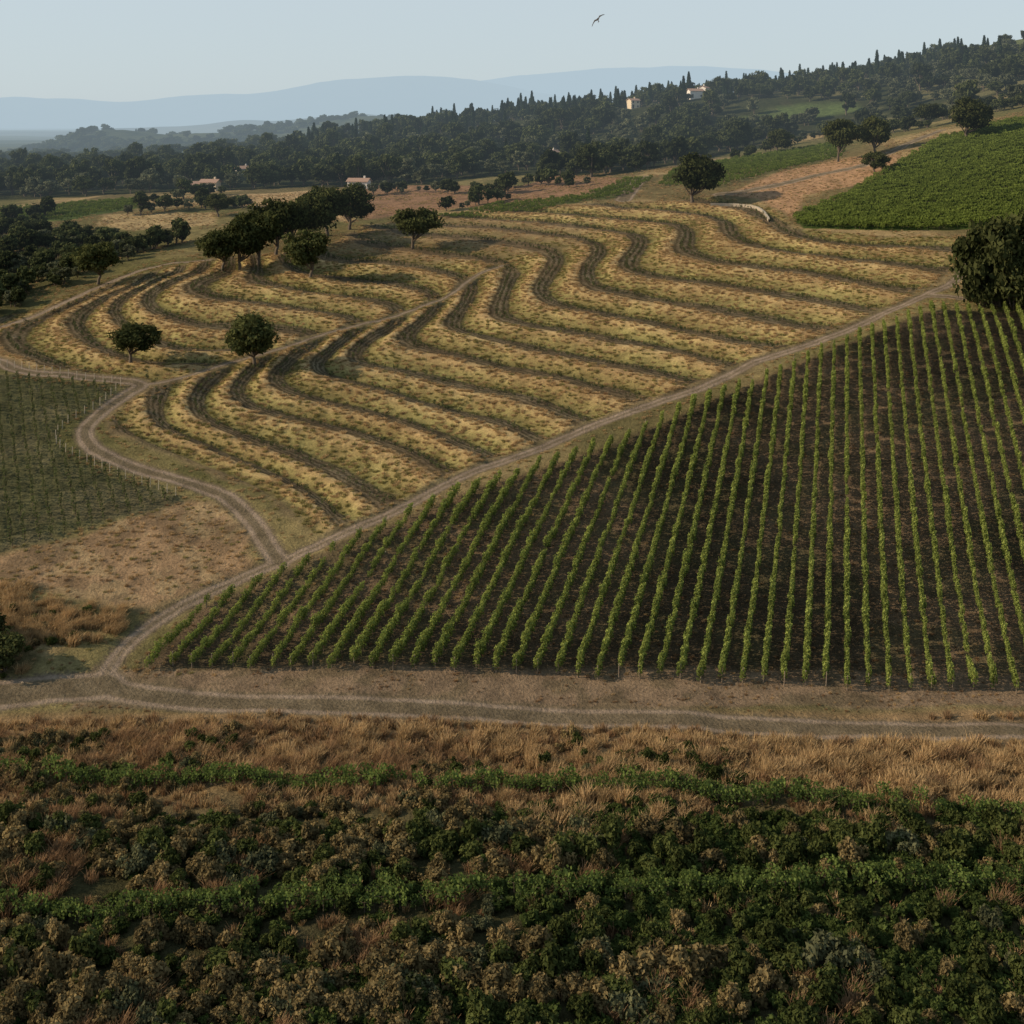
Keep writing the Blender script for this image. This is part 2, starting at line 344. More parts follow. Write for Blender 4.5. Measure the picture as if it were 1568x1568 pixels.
def cypress_mesh(name,h,r,n,ls,matL):
    t=rng.random(n)**.8;z=.05*h+t*h*.95
    prof=np.sin(np.clip(t*.92+.08,0,1)*math.pi)**.55*(1-.45*t);a=rng.random(n)*6.283
    rr=r*prof*(.75+.35*rng.random(n))*(1+.15*np.sin(a*3+z))
    p=np.c_[rr*np.cos(a),rr*np.sin(a),z];d=np.c_[np.cos(a),np.sin(a),np.full(n,.5)]
    Q=quads(p,d+rng.normal(size=(n,3))*.5,np.full(n,ls),2.2)
    return assemble(name,Q,rng.random(n),[tube([(0,0,-.5),(0,0,h*.5)],[h*.02,h*.008],6)],matL,bark)
def shrub_mesh(name,r,h,ncl,nl,ls,matL):
    Q=[];T=[];tub=[]
    for k in range(ncl):
        a=rng.random()*6.283;q=rng.random()**.6*r*.75;c=np.array([q*math.cos(a),q*math.sin(a),h*(.25+.55*rng.random())*(1-.4*q/r)])
        d=rng.normal(size=(nl,3));d/=np.linalg.norm(d,axis=1)[:,None]
        p=c+d*(r*.33*rng.random(nl)[:,None]**.5)*[1,1,.9];p[:,2]=np.abs(p[:,2])
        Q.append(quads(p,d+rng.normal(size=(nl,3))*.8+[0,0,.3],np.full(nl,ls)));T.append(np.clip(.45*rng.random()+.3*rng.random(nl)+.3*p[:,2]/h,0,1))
        tub.append(tube([(0,0,-.2),c*.5,c],[.04,.03,.01],4))
    return assemble(name,np.concatenate(Q),np.concatenate(T),tub,matL,bark)
def tuft_mesh(name,n,h,spread,wd,matL,lean0=.0):
    a=rng.random(n)*6.283;q=spread*rng.random(n)**.7
    b0=np.c_[q*np.cos(a),q*np.sin(a),np.full(n,-.05)]
    ln=h*(.6+.6*rng.random(n));lean=rng.normal(size=(n,2))*.28*ln[:,None]+.35*b0[:,:2]+np.c_[ln*lean0,ln*0]
    mid=b0+np.c_[lean*.35,ln*.6];tip=b0+np.c_[lean,ln]
    th=rng.random(n)*6.283;w=np.c_[np.cos(th),np.sin(th),np.zeros(n)]*wd*.5
    Q=np.concatenate([np.stack([b0-w,b0+w,mid+w*.9,mid-w*.9],1),np.stack([mid-w*.9,mid+w*.9,tip+w*.35,tip-w*.35],1)])
    t=rng.random(n);return assemble(name,Q,np.r_[t*.6,.3+.7*t],[],matL,bark)
def vine_mesh(name,n,ls,matL,h=1.75,wd=.32,ln=1.3,z0=.55):
    x=rng.uniform(-.5,.5,n)*wd*1.2;y=rng.uniform(-.5,.5,n)*ln;z=z0+(h-z0)*rng.beta(1.6,1.2,n)
    k=rng.random(n)<.12;z[k]+=.3*rng.random(k.sum())
    x*=1.1-.3*(z/h);p=np.c_[x,y,z];d=np.c_[np.sign(x)+rng.normal(size=n)*.6,rng.normal(size=n)*.7,.5+rng.normal(size=n)*.5]
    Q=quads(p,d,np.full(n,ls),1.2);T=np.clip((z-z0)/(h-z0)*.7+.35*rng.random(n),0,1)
    return assemble(name,Q,T,[tube([(0,0,-.1),(.04,.02,.35),(0,.03,.8)],[.045,.035,.03],5),tube([(0,-ln*.5,.75),(0,ln*.5,.78)],[.02,.02],4)],matL,bark)
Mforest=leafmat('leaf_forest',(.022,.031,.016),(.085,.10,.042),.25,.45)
Mcyp=leafmat('leaf_cypress',(.012,.022,.013),(.036,.052,.026),.1)
Moak=leafmat('leaf_oak',(.022,.030,.012),(.088,.098,.037))
Molive=leafmat('leaf_olive',(.05,.06,.035),(.15,.16,.095))
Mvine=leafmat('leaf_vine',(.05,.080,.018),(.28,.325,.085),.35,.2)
Mvine2=leafmat('leaf_vine_dense',(.035,.06,.014),(.135,.175,.04),.3,.22)
Myoung=leafmat('leaf_young_vine',(.03,.042,.018),(.10,.12,.048))
Mshb=leafmat('leaf_shrub_brown',(.055,.045,.022),(.25,.195,.092),.25,.35)
Mshg=leafmat('leaf_shrub_green',(.019,.028,.010),(.10,.12,.038),.25,.4)
Mshgr=leafmat('leaf_shrub_grey',(.04,.048,.026),(.15,.155,.082))
Mgold=leafmat('grass_gold',(.24,.16,.075),(.58,.41,.215),.3,.18)
Mgrn=leafmat('grass_olive',(.13,.12,.04),(.34,.29,.115),.3,.15)
Mredd=leafmat('grass_brown',(.15,.092,.05),(.36,.23,.125),.3,.2)
Mgrape=leafmat('leaf_wild_vine',(.018,.031,.010),(.085,.115,.034),.3,.35)
Mgrape2=leafmat('leaf_bank_vine',(.03,.052,.013),(.15,.20,.055),.3,.25)
def coll(name,meshes):
    c=bpy.data.collections.new(name)
    for i,me in enumerate(meshes):
        c.objects.link(bpy.data.objects.new('%s_%02d'%(name,i),me))
    return c
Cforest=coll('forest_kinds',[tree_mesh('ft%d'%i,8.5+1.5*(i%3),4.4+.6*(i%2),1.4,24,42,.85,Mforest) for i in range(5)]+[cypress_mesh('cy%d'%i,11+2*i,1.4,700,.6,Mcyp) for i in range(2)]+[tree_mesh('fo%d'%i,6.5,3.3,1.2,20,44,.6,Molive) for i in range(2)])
Cvine=coll('vine_kinds',[vine_mesh('vn%d'%i,165,.20,Mvine,1.85,.5,1.45,.45) for i in range(6)])
Cvine2=coll('dense_vine_kinds',[vine_mesh('vd%d'%i,110,.30,Mvine2,1.7,.8,1.8) for i in range(4)])
Cyoung=coll('young_vine_kinds',[vine_mesh('vy%d'%i,34,.16,Myoung,1.05,.35,.7,.3) for i in range(3)])
Cshb=coll('shrub_kinds',[shrub_mesh('sb%d'%i,1.1,1.4,18,80,.14,M_) for i,M_ in enumerate([Mshb,Mshb,Mshg,Mshg,Mshgr])])
Cgrape=coll('wild_vine_kinds',[shrub_mesh('wv%d'%i,.9,.8,12,55,.17,Mgrape) for i in range(4)])
Crow=coll('bank_vine_kinds',[vine_mesh('bv%d'%i,110,.19,Mgrape2,1.35,.7,1.3,.15) for i in range(3)])
Cgold=coll('gold_tuft_kinds',[tuft_mesh('gt%d'%i,50,.75,.5,.06,M_) for i,M_ in enumerate([Mgold,Mgold,Mgold,Mredd])])
Cbig=coll('tall_grass_kinds',[tuft_mesh('tg%d'%i,130,1.1,.7,.05,M_,.22) for i,M_ in enumerate([Mgold,Mgold,Mredd,Mredd])])
Cgrn=coll('olive_tuft_kinds',[tuft_mesh('ot%d'%i,45,.5,.55,.07,M_) for i,M_ in enumerate([Mgrn,Mgrn,Mgold])])
def scatter(name,pts,rot,scl,idx_,c):
    me=bpy.data.meshes.new(name);me.vertices.add(len(pts));me.vertices.foreach_set('co',np.asarray(pts,np.float32).ravel())
    fset(me,'rot','FLOAT_VECTOR',rot.astype(np.float32));fset(me,'scl','FLOAT_VECTOR',scl.astype(np.float32));fset(me,'kind','INT',idx_.astype(np.int32))
    o=obj(name,me);ng=bpy.data.node_groups.new(name,'GeometryNodeTree')
    ng.interface.new_socket('Geometry',in_out='INPUT',socket_type='NodeSocketGeometry');ng.interface.new_socket('Geometry',in_out='OUTPUT',socket_type='NodeSocketGeometry')
    gi=ng.nodes.new('NodeGroupInput');go=ng.nodes.new('NodeGroupOutput');ip=ng.nodes.new('GeometryNodeInstanceOnPoints');ci=ng.nodes.new('GeometryNodeCollectionInfo')
    ci.inputs['Collection'].default_value=c;ci.inputs['Separate Children'].default_value=True;ci.inputs['Reset Children'].default_value=True
    def na(t,n):
        q=ng.nodes.new('GeometryNodeInputNamedAttribute');q.data_type=t;q.inputs['Name'].default_value=n
        return next(x for x in q.outputs if x.enabled and x.name=='Attribute')
    l=ng.links.new;l(gi.outputs[0],ip.inputs['Points']);l(ci.outputs[0],ip.inputs['Instance']);ip.inputs['Pick Instance'].default_value=True
    l(na('INT','kind'),ip.inputs['Instance Index']);l(na('FLOAT_VECTOR','rot'),ip.inputs['Rotation']);l(na('FLOAT_VECTOR','scl'),ip.inputs['Scale'])
    l(ip.outputs[0],go.inputs[0]);md=o.modifiers.new('scatter','NODES');md.node_group=ng;return o
def place(name,x,y,c,kinds,smin,smax,rz=None,dz=0,probs=None,zs=1.):
    n=len(x);z=samp(Z,x,y)+dz;sc=rng.uniform(smin,smax,n)
    rot=np.zeros((n,3));rot[:,2]=rng.random(n)*6.283 if rz is None else rz
    k=rng.choice(len(c.objects) if kinds is None else kinds,n,p=probs)
    return scatter(name,np.c_[x,y,z],rot,np.c_[sc,sc*rng.uniform(.9,1.1,n),sc*zs*rng.uniform(.85,1.15,n)],k,c)
def jit(x0,x1,y0,y1,st):
    a,b_=np.meshgrid(np.arange(x0,x1,st),np.arange(y0,y1,st));a=a.ravel();b_=b_.ravel()
    return a+rng.uniform(-.9,.9,len(a))*st,b_+rng.uniform(-.9,.9,len(a))*st
def vis(x,y,m=12): return np.abs(x)<y*.43+m
# ---------------------------------------------------------------- main vineyard
def rows(poly,dirv,sp,step,x_ref=0.,jx=.05):
    d=np.array(dirv)/np.hypot(*dirv);nn=np.array([d[1],-d[0]]);q=poly@nn;w=poly@d
    ox=[];oy=[];ends=[]
    for k in np.arange(math.ceil(q.min()/sp)*sp,q.max(),sp):
        t=np.arange(w.min()+rng.random(),w.max(),step);px=k*nn[0]+t*d[0];py=k*nn[1]+t*d[1]
        i=inpoly(poly,px,py)&vis(px,py,8)
        if i.sum()>2:
            jj=rng.normal(size=i.sum())*jx;ox.append(px[i]+jj);oy.append(py[i]+rng.normal(size=i.sum())*step*.15);j=np.where(i)[0];ends+=[(px[j[0]],py[j[0]],-1),(px[j[-1]],py[j[-1]],1)]
    return np.concatenate(ox),np.concatenate(oy),ends
ang=math.atan2(-.27,1)
vx,vy,ends=rows(P['vine'],(.27,1),2.45,1.0,jx=.07)
vig=fbm(vx,vy,12,3,71);k=rng.random(len(vx))<.93+.06*(vig>.45);vx,vy,vig=vx[k],vy[k],vig[k]
n=len(vx);sc=rng.uniform(.85,1.15,n)*(.92+.28*ss(.35,.6,vig));rot=np.zeros((n,3));rot[:,2]=ang+rng.normal(size=n)*.08
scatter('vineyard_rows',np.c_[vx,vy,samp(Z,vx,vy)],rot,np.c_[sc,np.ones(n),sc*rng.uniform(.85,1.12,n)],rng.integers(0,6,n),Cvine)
x_,y_=jit(-60,125,150,265,1.6)
k=(samp(SD['vine'],x_,y_)>.5)&vis(x_,y_,6)&(rng.random(len(x_))<.15+.7*(fbm(x_,y_,10,3,60)>.5))
place('vineyard_weeds',x_[k],y_[k],Cgold,[0,3,3],.3,.65,zs=.5)
x_,y_=jit(-55,75,141,154,.9)
k=(samp(SD['vine'],x_,y_)<.5)&(samp(RD,x_,y_)>.1)&(y_>144.5)&vis(x_,y_,6)&(fbm(x_,y_,5,3,62)>.5)&(rng.random(len(x_))<.6)
place('track_weeds',x_[k],y_[k],Cgold,[0,3,3],.2,.5,zs=.5)
# end posts, leaning outwards
def posts(name,pl,h=1.9,r=.07,mat=wood,wire=False):
    V=[];Fs=[];o=0
    for (x,y,s_) in pl:
        z=float(samp(Z,x,y)[0]);tv,tf_=tube([(x,y,z-.3),(x+.0,y+s_*.35,z+h)],[r,r*.85],6);V.append(tv);Fs.append(tf_+o);o+=len(tv)
        V.append(np.array([tv[-6],tv[-5],tv[-4],tv[-3],tv[-2],tv[-1]]));Fs.append(np.array([[o,o+1,o+2,o+3],[o,o+3,o+4,o+5]]));o+=6
    me=mk(name,np.vstack(V),np.vstack(Fs));me.materials.append(mat);return obj(name,me)
posts('vineyard_end_posts',ends)
# green dense vineyard on the right hill, young vineyards
x_,y_,_=rows(P['greenR'],(-.8,1),2.1,1.5);place('hill_vineyard',x_,y_,Cvine2,None,.8,1.25,math.atan2(.8,1))
x_,y_,_=rows(P['leftvine'],(-.45,1),1.9,.9,jx=.12);place('young_vineyard',x_,y_,Cyoung,None,.7,1.3,math.atan2(.45,1))
for nm in('strip','mid','greenL'):
    x_,y_,_=rows(P[nm],(-1,.5),2.6,1.8);place('distant_vineyard',x_,y_,Cvine2,None,.6,.9,math.atan2(1,.5))
# ---------------------------------------------------------------- terrace grass and young vines
x_,y_=jit(-150,150,170,400,.95)
k=(samp(SD['terr'],x_,y_)>.3)&(samp(RD,x_,y_)>.5)&vis(x_,y_)
f=(samp(S,x_,y_)+rng.normal(size=len(x_))*.015)%1
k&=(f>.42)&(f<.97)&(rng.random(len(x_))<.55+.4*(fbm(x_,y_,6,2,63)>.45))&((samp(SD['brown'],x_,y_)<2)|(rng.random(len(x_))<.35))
x_,y_,f=x_[k],y_[k],f[k]
gk=rng.random(len(x_))<ss(.50,.95,f+(fbm(x_,y_,25,3,61)-.5)*.9)*.85+.05
place('terrace_grass_gold',x_[gk],y_[gk],Cgold,[0,1,2,3],.5,1.05,zs=.6,probs=[.31,.31,.3,.08]);place('terrace_grass_olive',x_[~gk],y_[~gk],Cgrn,None,.6,1.15,zs=.7)
x_,y_=jit(-150,150,170,400,.55)
f=samp(S,x_,y_)%1
k=(samp(SD['terr'],x_,y_)>1)&(samp(RD,x_,y_)>1)&vis(x_,y_)&((np.abs(f-.15)<.03)|(np.abs(f-.29)<.02))&(rng.random(len(x_))<.5)
place('terrace_young_vines',x_[k],y_[k],Cyoung,None,.5,1.0)
# dry meadow, banks, road verges
x_,y_=jit(-230,230,120,470,1.2)
oth=(samp(SD['dry'],x_,y_)>0)|(samp(SD['scrub'],x_,y_)>0)|(samp(SD['goldbank'],x_,y_)>0)|(samp(SD['goldbank2'],x_,y_)>0)|(samp(SD['bankR'],x_,y_)>0)
rd=samp(RD,x_,y_);ver=(rd>.2)&(rd<3.)&(samp(SD['vine'],x_,y_)<-.3)&(y_>152)
non=(samp(SD['terr'],x_,y_)<0)&(samp(SD['vine'],x_,y_)<-1)&(samp(SD['leftvine'],x_,y_)<0)&(samp(SD['greenR'],x_,y_)<0)&(y_>152)
dens=fbm(x_,y_,8,3,30)
k=(oth|ver|(non&(dens>.5)))&(rd>.2)&vis(x_,y_)&(rng.random(len(x_))<.35+.6*(dens>.46))
x_,y_=x_[k],y_[k];q=rng.random(len(x_))<.35
place('dry_grass',x_[~q],y_[~q],Cgold,None,.3,.85,probs=[.3,.3,.3,.1],zs=.5)
place('verge_grass',x_[q],y_[q],Cgrn,None,.4,.9,zs=.6)
x_,y_=jit(-90,-35,145,172,1.6)
k=(samp(SD['scrub'],x_,y_)>0)&(rng.random(len(x_))<.35)
place('roadside_scrub',x_[k],y_[k],Cshb,None,.4,1.0,probs=[.15,.15,.25,.25,.2])
x_,y_=jit(-90,-35,145,172,1.1)
k=(samp(SD['scrub'],x_,y_)>-2.5)&(fbm(x_,y_,7,2,77)>.42)&(samp(RD,x_,y_)>.5)
place('roadside_tall_grass',x_[k],y_[k],Cbig,[0,1],.6,1.2,rz=.3)
# ---------------------------------------------------------------- foreground bank
x_,y_=jit(-75,75,84,143,.8)
rd=samp(RD,x_,y_);nn_=fbm(x_,y_,9,3,21);up=ss(121,129,y_+(nn_-.5)*16)
k=(rd>.2)&vis(x_,y_,6)&(rng.random(len(x_))<.10+.8*up)
place('bank_grass',x_[k],y_[k],Cgold,[0,1,2,3],.5,1.25,probs=[.2,.2,.2,.4])
x_,y_=jit(-75,75,88,139.5,1.3)
nn_=fbm(x_,y_,6,3,25)+.12*ss(-20,30,x_)*(y_>124)
k=vis(x_,y_,6)&(nn_>np.where(y_>124,.50,.60))&(samp(RD,x_,y_)>1.2)
x_,y_=x_[k],y_[k];gg=rng.random(len(x_))<(ss(-45,15,x_+(fbm(x_,y_,14,2,26)-.5)*40)*.75+.1)*(y_>116)
place('bank_tall_grass',x_[gg],y_[gg],Cbig,[0,1],.65,1.3,rz=rng.normal(size=gg.sum())*.8)
place('bank_brown_grass',x_[~gg],y_[~gg],Cbig,[2,3],.6,1.2,rz=rng.normal(size=(~gg).sum())*.8)
# clumps of bushes, in loose bands parallel to the bank vine rows
x_,y_=jit(-75,75,60,139,1.5)
nn_=fbm(x_,y_,8,3,22);patch=np.hypot((x_-17)/7,(y_-131)/4.5)<1
band=np.exp(-((y_-116)/4.5)**2)+np.exp(-((y_-98)/6)**2)
k=vis(x_,y_,6)&(samp(RD,x_,y_)>2)&(((y_<123)&(rng.random(len(x_))<.22+.7*band))|patch|((nn_>.57)&(x_<8)))
x_,y_,patch,band=x_[k],y_[k],patch[k],band[k]
pr=np.maximum(ss(-25,32,x_+(fbm(x_,y_,14,2,23)-.5)*75+ss(112,100,y_)*10),patch*.95)*.88
g_=rng.random(len(x_))<pr
def shr(name,x,y,probs,b):
    n=len(x);sc=rng.uniform(.55,1.15,n)*(1+.6*b);rot=np.zeros((n,3));rot[:,2]=rng.random(n)*6.28
    scatter(name,np.c_[x,y,samp(Z,x,y)-.1],rot,np.c_[sc,sc,sc*rng.uniform(.85,1.4,n)],rng.choice(5,n,p=probs),Cshb)
shr('bank_shrubs',x_[~g_],y_[~g_],[.33,.28,.16,.13,.10],band[~g_])
k=rng.random(g_.sum())<.6
shr('bank_green_shrubs',x_[g_][k],y_[g_][k],[.10,.07,.39,.36,.08],band[g_][k])
x_,y_=jit(-75,75,60,138,1.1)
pr=np.maximum(ss(-30,25,x_+(fbm(x_,y_,12,2,23)-.5)*65)*(y_<124),1.*(np.hypot((x_-17)/8,(y_-131)/5.5)<1))
k=vis(x_,y_,6)&(rng.random(len(x_))<.16*(y_<122)+.6*pr)
place('bank_wild_vines',x_[k],y_[k],Cgrape,None,.7,1.4)
for pl in([(-60,1190),(200,1205),(500,1212),(900,1218),(1250,1238),(1640,1262)],[(-60,1412),(300,1402),(700,1385),(1000,1372),(1640,1360)]):
    l=smooth_line(W2(pl),20);t=np.r_[0,np.cumsum(np.hypot(*np.diff(l,axis=0).T))];q=np.arange(0,t[-1],.9)
    xx=np.interp(q,t,l[:,0]);yy=np.interp(q,t,l[:,1])+(fbm(q,q*0,9,2,88)-.5)*1.5
    for dy in(-.5,.5): 
        k=rng.random(len(xx))<.6+.38*(fbm(q,q*0+dy,6,2,89)>.4)
        place('bank_vine_row',(xx+rng.normal(size=len(xx))*.3)[k],(yy+dy+rng.normal(size=len(xx))*.3)[k],Crow,None,.7,1.25,rz=1.57+rng.normal(size=k.sum())*.3,dz=.4)
# ---------------------------------------------------------------- houses (placed first so that the wood leaves them a clearing)
HS=[(0,0,6,5,5,.5,0,2),(0,0,8,6,4.4,.2,1,1),(0,0,4.6,5,5.6,.9,1,1),(550,289,8,5,3.2,-.2,1,1),(845,244,7,5,3.6,.8,1,1),(305,291,6,5,3,.2,0,1),(322,291,7,5,3.6,-.2,0,1),(372,272,6,5,3.4,.4,1,1)]
HP=[(70.5,722.),(106,718.),(112,724.)]+[ray(a[0],a[1]) for a in HS[3:]]
# ---------------------------------------------------------------- forest
x_,y_=jit(-460,480,440,900,8.0)
k=(samp(SD['forest'],x_,y_)>1)&vis(x_,y_,25)&(samp(SD['meadow'],x_,y_)<0)&(samp(SD['ridgefield'],x_,y_)<0)&(samp(SD['greenC'],x_,y_)<0)&(samp(SD['mid'],x_,y_)<2)
for hx_,hy_ in HP: k&=~((np.abs(x_-hx_*y_/hy_)<6)&(y_>hy_-(50 if hy_>710 else 42))&(y_<hy_+6))
open_=(x_>110)&(y_<690)
gap=fbm(x_,y_,45,3,50)
k&=(rng.random(len(x_))<np.where(open_,.62+.35*(gap>.48),.95))&((gap>.33)|(~open_))&(gap>.27)
x_,y_,open_=x_[k],y_[k],open_[k]
ridge=(y_>690)&(x_>-130)
pc=np.where(ridge,np.where(fbm(x_,y_,60,2,51)>.48,.6,.15),.04);c_=rng.random(len(x_))
kind=np.where(c_<pc,rng.integers(5,7,len(x_)),rng.integers(0,5,len(x_)))
kind=np.where((open_&(rng.random(len(x_))<.4))|((~ridge)&(fbm(x_,y_,30,2,52)>.6)),rng.integers(7,9,len(x_)),kind)
sc=rng.uniform(.55,1.2,len(x_))*np.where(ridge,.9,1.05);rot=np.zeros((len(x_),3));rot[:,2]=rng.random(len(x_))*6.28
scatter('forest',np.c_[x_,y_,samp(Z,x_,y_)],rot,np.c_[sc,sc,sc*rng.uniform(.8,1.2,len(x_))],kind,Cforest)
# scattered hedges / olives on the left and along banks
x_,y_=jit(-200,-60,280,430,4.2)
k=(samp(SD['olv'],x_,y_)>0)&(rng.random(len(x_))<.8)
hx=[];hy=[]
for pl in([(180,392),(230,382),(280,372)],[(0,345),(60,335)],[(560,300),(640,293),(760,300),(790,285),(900,285)],[(1440,184),(1500,176),(1568,164)],[(230,312),(330,300)],[(1130,245),(1200,225),(1280,205)],[(200,330),(330,318),(380,318)],[(700,322),(780,305)],[(1290,215),(1350,205),(1420,196)],[(1380,185),(1450,178),(1568,150)]):
    l=smooth_line(W2(pl),8);hx+=list(l[:,0]);hy+=list(l[:,1])
xx=np.r_[x_[k],np.array(hx)+rng.normal(size=len(hx))*1.5];yy=np.r_[y_[k],np.array(hy)+rng.normal(size=len(hx))*2]
n=len(xx);kd=rng.choice([0,1,2,3,7,8],n);sc=rng.uniform(.3,.75,n);rot=np.zeros((n,3));rot[:,2]=rng.random(n)*6.28
scatter('olive_grove',np.c_[xx,yy,samp(Z,xx,yy)],rot,np.c_[sc,sc,sc],kd,Cforest)
# ---------------------------------------------------------------- single trees
OAK=[tree_mesh('oak%d'%i,8.,4.2,1.3+.5*(i%2),40,120,.34,Moak) for i in range(4)]
def setree(name,x,y,h,w,me,dz=-.1):
    o=obj(name,me);o.location=(x,y,float(samp(Z,x,y)[0])+dz);s_=w/8.4;o.scale=(s_,s_,h/8.);o.rotation_euler[2]=rng.random()*6.28;return o
px=lambda D,p:p*D/F
for i,(u,v,hp,wp) in enumerate([(390,556,82,90),(200,556,66,80),(1060,312,82,84),(632,380,68,80),(475,428,76,80),(340,414,72,72),(368,412,84,80),(395,404,88,82),(422,392,90,80),(447,384,84,78),(472,374,86,82),(502,362,82,82),(535,352,72,80),(150,436,72,72),(1340,236,62,60),(1283,248,70,56),(1340,266,34,44),(335,332,40,44),(1480,215,70,70),(1420,196,40,50),(1190,235,40,50)]):
    x,y=ray(u,v);setree('oak_tree',x,y,px(y,hp),px(y,wp),OAK[i%4])
for u,v,hp,wp in[(1530,468,185,120),(1580,462,190,150),(1508,468,120,60),(1555,474,110,100)]:
    x,y=ray(u,v);setree('holm_oak_tree',x,y,px(y,hp),px(y,wp),OAK[2],-.22*px(y,hp))
for (u,v),i in (((5,1025),0),((-40,990),1)):
    x,y=ray(u,v);setree('holm_oak_tree',x,y,6.,6.5,OAK[i],-1.3)
for i,(x,y,h,w_) in enumerate([(147,735,14,13),(140,738,10,9),(122,730,12,14),(127,736,11,10),(97,728,8,9),(112,712,5,6),(101,711,4.5,6)]): setree('oak_tree',x,y,h,w_,OAK[i%4])
CY=cypress_mesh('cypress',12,1.3,2200,.35,Mcyp)
for x,y,q in [(99,728,.9),(104,730,1.3),(62,725,1.1),(37,735,.9),(26,738,.8),(138,732,1.),(47,733,1.),(60,722,.8),(133,735,.8)]:
    o=obj('cypress_tree',CY);o.location=(x,y,float(samp(Z,x,y)[0]));o.scale=(q,q,q)
Mw=plain_mat('stucco',(.60,.49,.34),.8,.12);Mw2=plain_mat('stucco_white',(.62,.57,.50),.8,.08);Mr=plain_mat('roof_tiles',(.32,.20,.14),5,.3);Mg=plain_mat('dark_opening',(.03,.03,.035),2,.1,.4)
def boxm(name,c,s_,mat,par):
    x,y,z=c;a,b_,h=[k/2 for k in s_]
    V=[(x+i*a,y+j*b_,z+k*h) for k in(-1,1) for j in(-1,1) for i in(-1,1)]
    me=bpy.data.meshes.new(name);me.from_pydata(V,[],[(0,2,3,1),(4,5,7,6),(0,1,5,4),(2,6,7,3),(0,4,6,2),(1,3,7,5)]);me.materials.append(mat);o=obj(name,me);o.parent=par;return o
def house(xy,w,d,h,rot,wm,storeys=2):
    x,y=xy;e=obj('farmhouse',None);e.location=(x,y,float(samp(Z,x,y)[0])-.3);e.rotation_euler[2]=rot
    V=[(-w/2,-d/2,-1),(w/2,-d/2,-1),(w/2,d/2,-1),(-w/2,d/2,-1),(-w/2,-d/2,h),(w/2,-d/2,h),(w/2,d/2,h),(-w/2,d/2,h),(-w/2,0,h+d*.2),(w/2,0,h+d*.2)]
    me=bpy.data.meshes.new('walls');me.from_pydata(V,[],[(0,1,5,4),(2,3,7,6),(1,2,6,9,5),(3,0,4,8,7)]);me.materials.append(wm);o=obj('walls',me);o.parent=e
    ov=.5;t=.2;zr=h+d*.2+.08;ze=h-.18
    V=[];
    for dz in(0,t): V+=[(-w/2-ov,-d/2-ov,ze+dz),(w/2+ov,-d/2-ov,ze+dz),(w/2+ov,0,zr+dz),(-w/2-ov,0,zr+dz),(w/2+ov,d/2+ov,ze+dz),(-w/2-ov,d/2+ov,ze+dz)]
    me=bpy.data.meshes.new('roof');me.from_pydata(V,[],[(0,3,2,1),(3,5,4,2),(6,7,8,9),(9,8,10,11),(0,1,7,6),(5,11,10,4),(0,6,9,3),(3,9,11,5),(1,2,8,7),(2,4,10,8)]);me.materials.append(Mr);o=obj('roof',me);o.parent=e
    for sgn in(-1,1):
        for st_ in range(storeys):
            nw=max(2,int(w//3))
            for k in range(nw):
                xx=-w/2+1.4+k*(w-2.8)/(nw-1)
                if st_==0 and k==0 : boxm('door',(xx,sgn*(d/2+.01),1.2+.3),(1.1,.1,2.2),Mg,e)
                else: boxm('window',(xx,sgn*(d/2+.01),1.6+st_*2.4),(.9,.1,1.1),Mg,e)
    boxm('chimney',(w*.25,d*.12,h+d*.2+.3),(.7,.7,1.6),wm,e);return e
for a,p_ in zip(HS,HP): house(p_,a[2],a[3],a[4],a[5],(Mw,Mw2)[a[6]],a[7])
# low stone wall on the bend
l=smooth_line(W2([(1088,316),(1130,314),(1165,322),(1178,338)]),6);V=[];Fs=[]
for i,(x,y) in enumerate(l):
    d=l[min(i+1,len(l)-1)]-l[max(i-1,0)];d/=np.linalg.norm(d);nn_=np.array([-d[1],d[0]])*.3;z=float(samp(Z,x,y)[0]);h_=.8+.1*rng.random()
    for a,b_ in((-1,-.4),(-1,h_),(1,h_),(1,-.4)): V.append((x+a*nn_[0],y+a*nn_[1],z+b_))
for i in range(len(l)-1):
    for k in range(3): Fs.append((i*4+k,i*4+k+1,i*4+k+5,i*4+k+4))
me=bpy.data.meshes.new('stone_wall');me.from_pydata(V,[],Fs);me.materials.append(plain_mat('stone',(.36,.30,.22),2,.3));obj('stone_wall',me)
# fence posts round the young vineyard
pl=[]
for ln in([(185,592),(150,622),(100,652),(88,685),(150,715),(280,765)],[(0,560),(90,575),(185,590)]):
    l=smooth_line(W2(ln),20);t=np.r_[0,np.cumsum(np.hypot(*np.diff(l,axis=0).T))];q=np.arange(0,t[-1],2.0)
    pl+=[(a,b_,0.) for a,b_ in zip(np.interp(q,t,l[:,0]),np.interp(q,t,l[:,1]))]
posts('vineyard_fence',pl,1.5,.07,plain_mat('pale_wood',(.46,.38,.28),6))
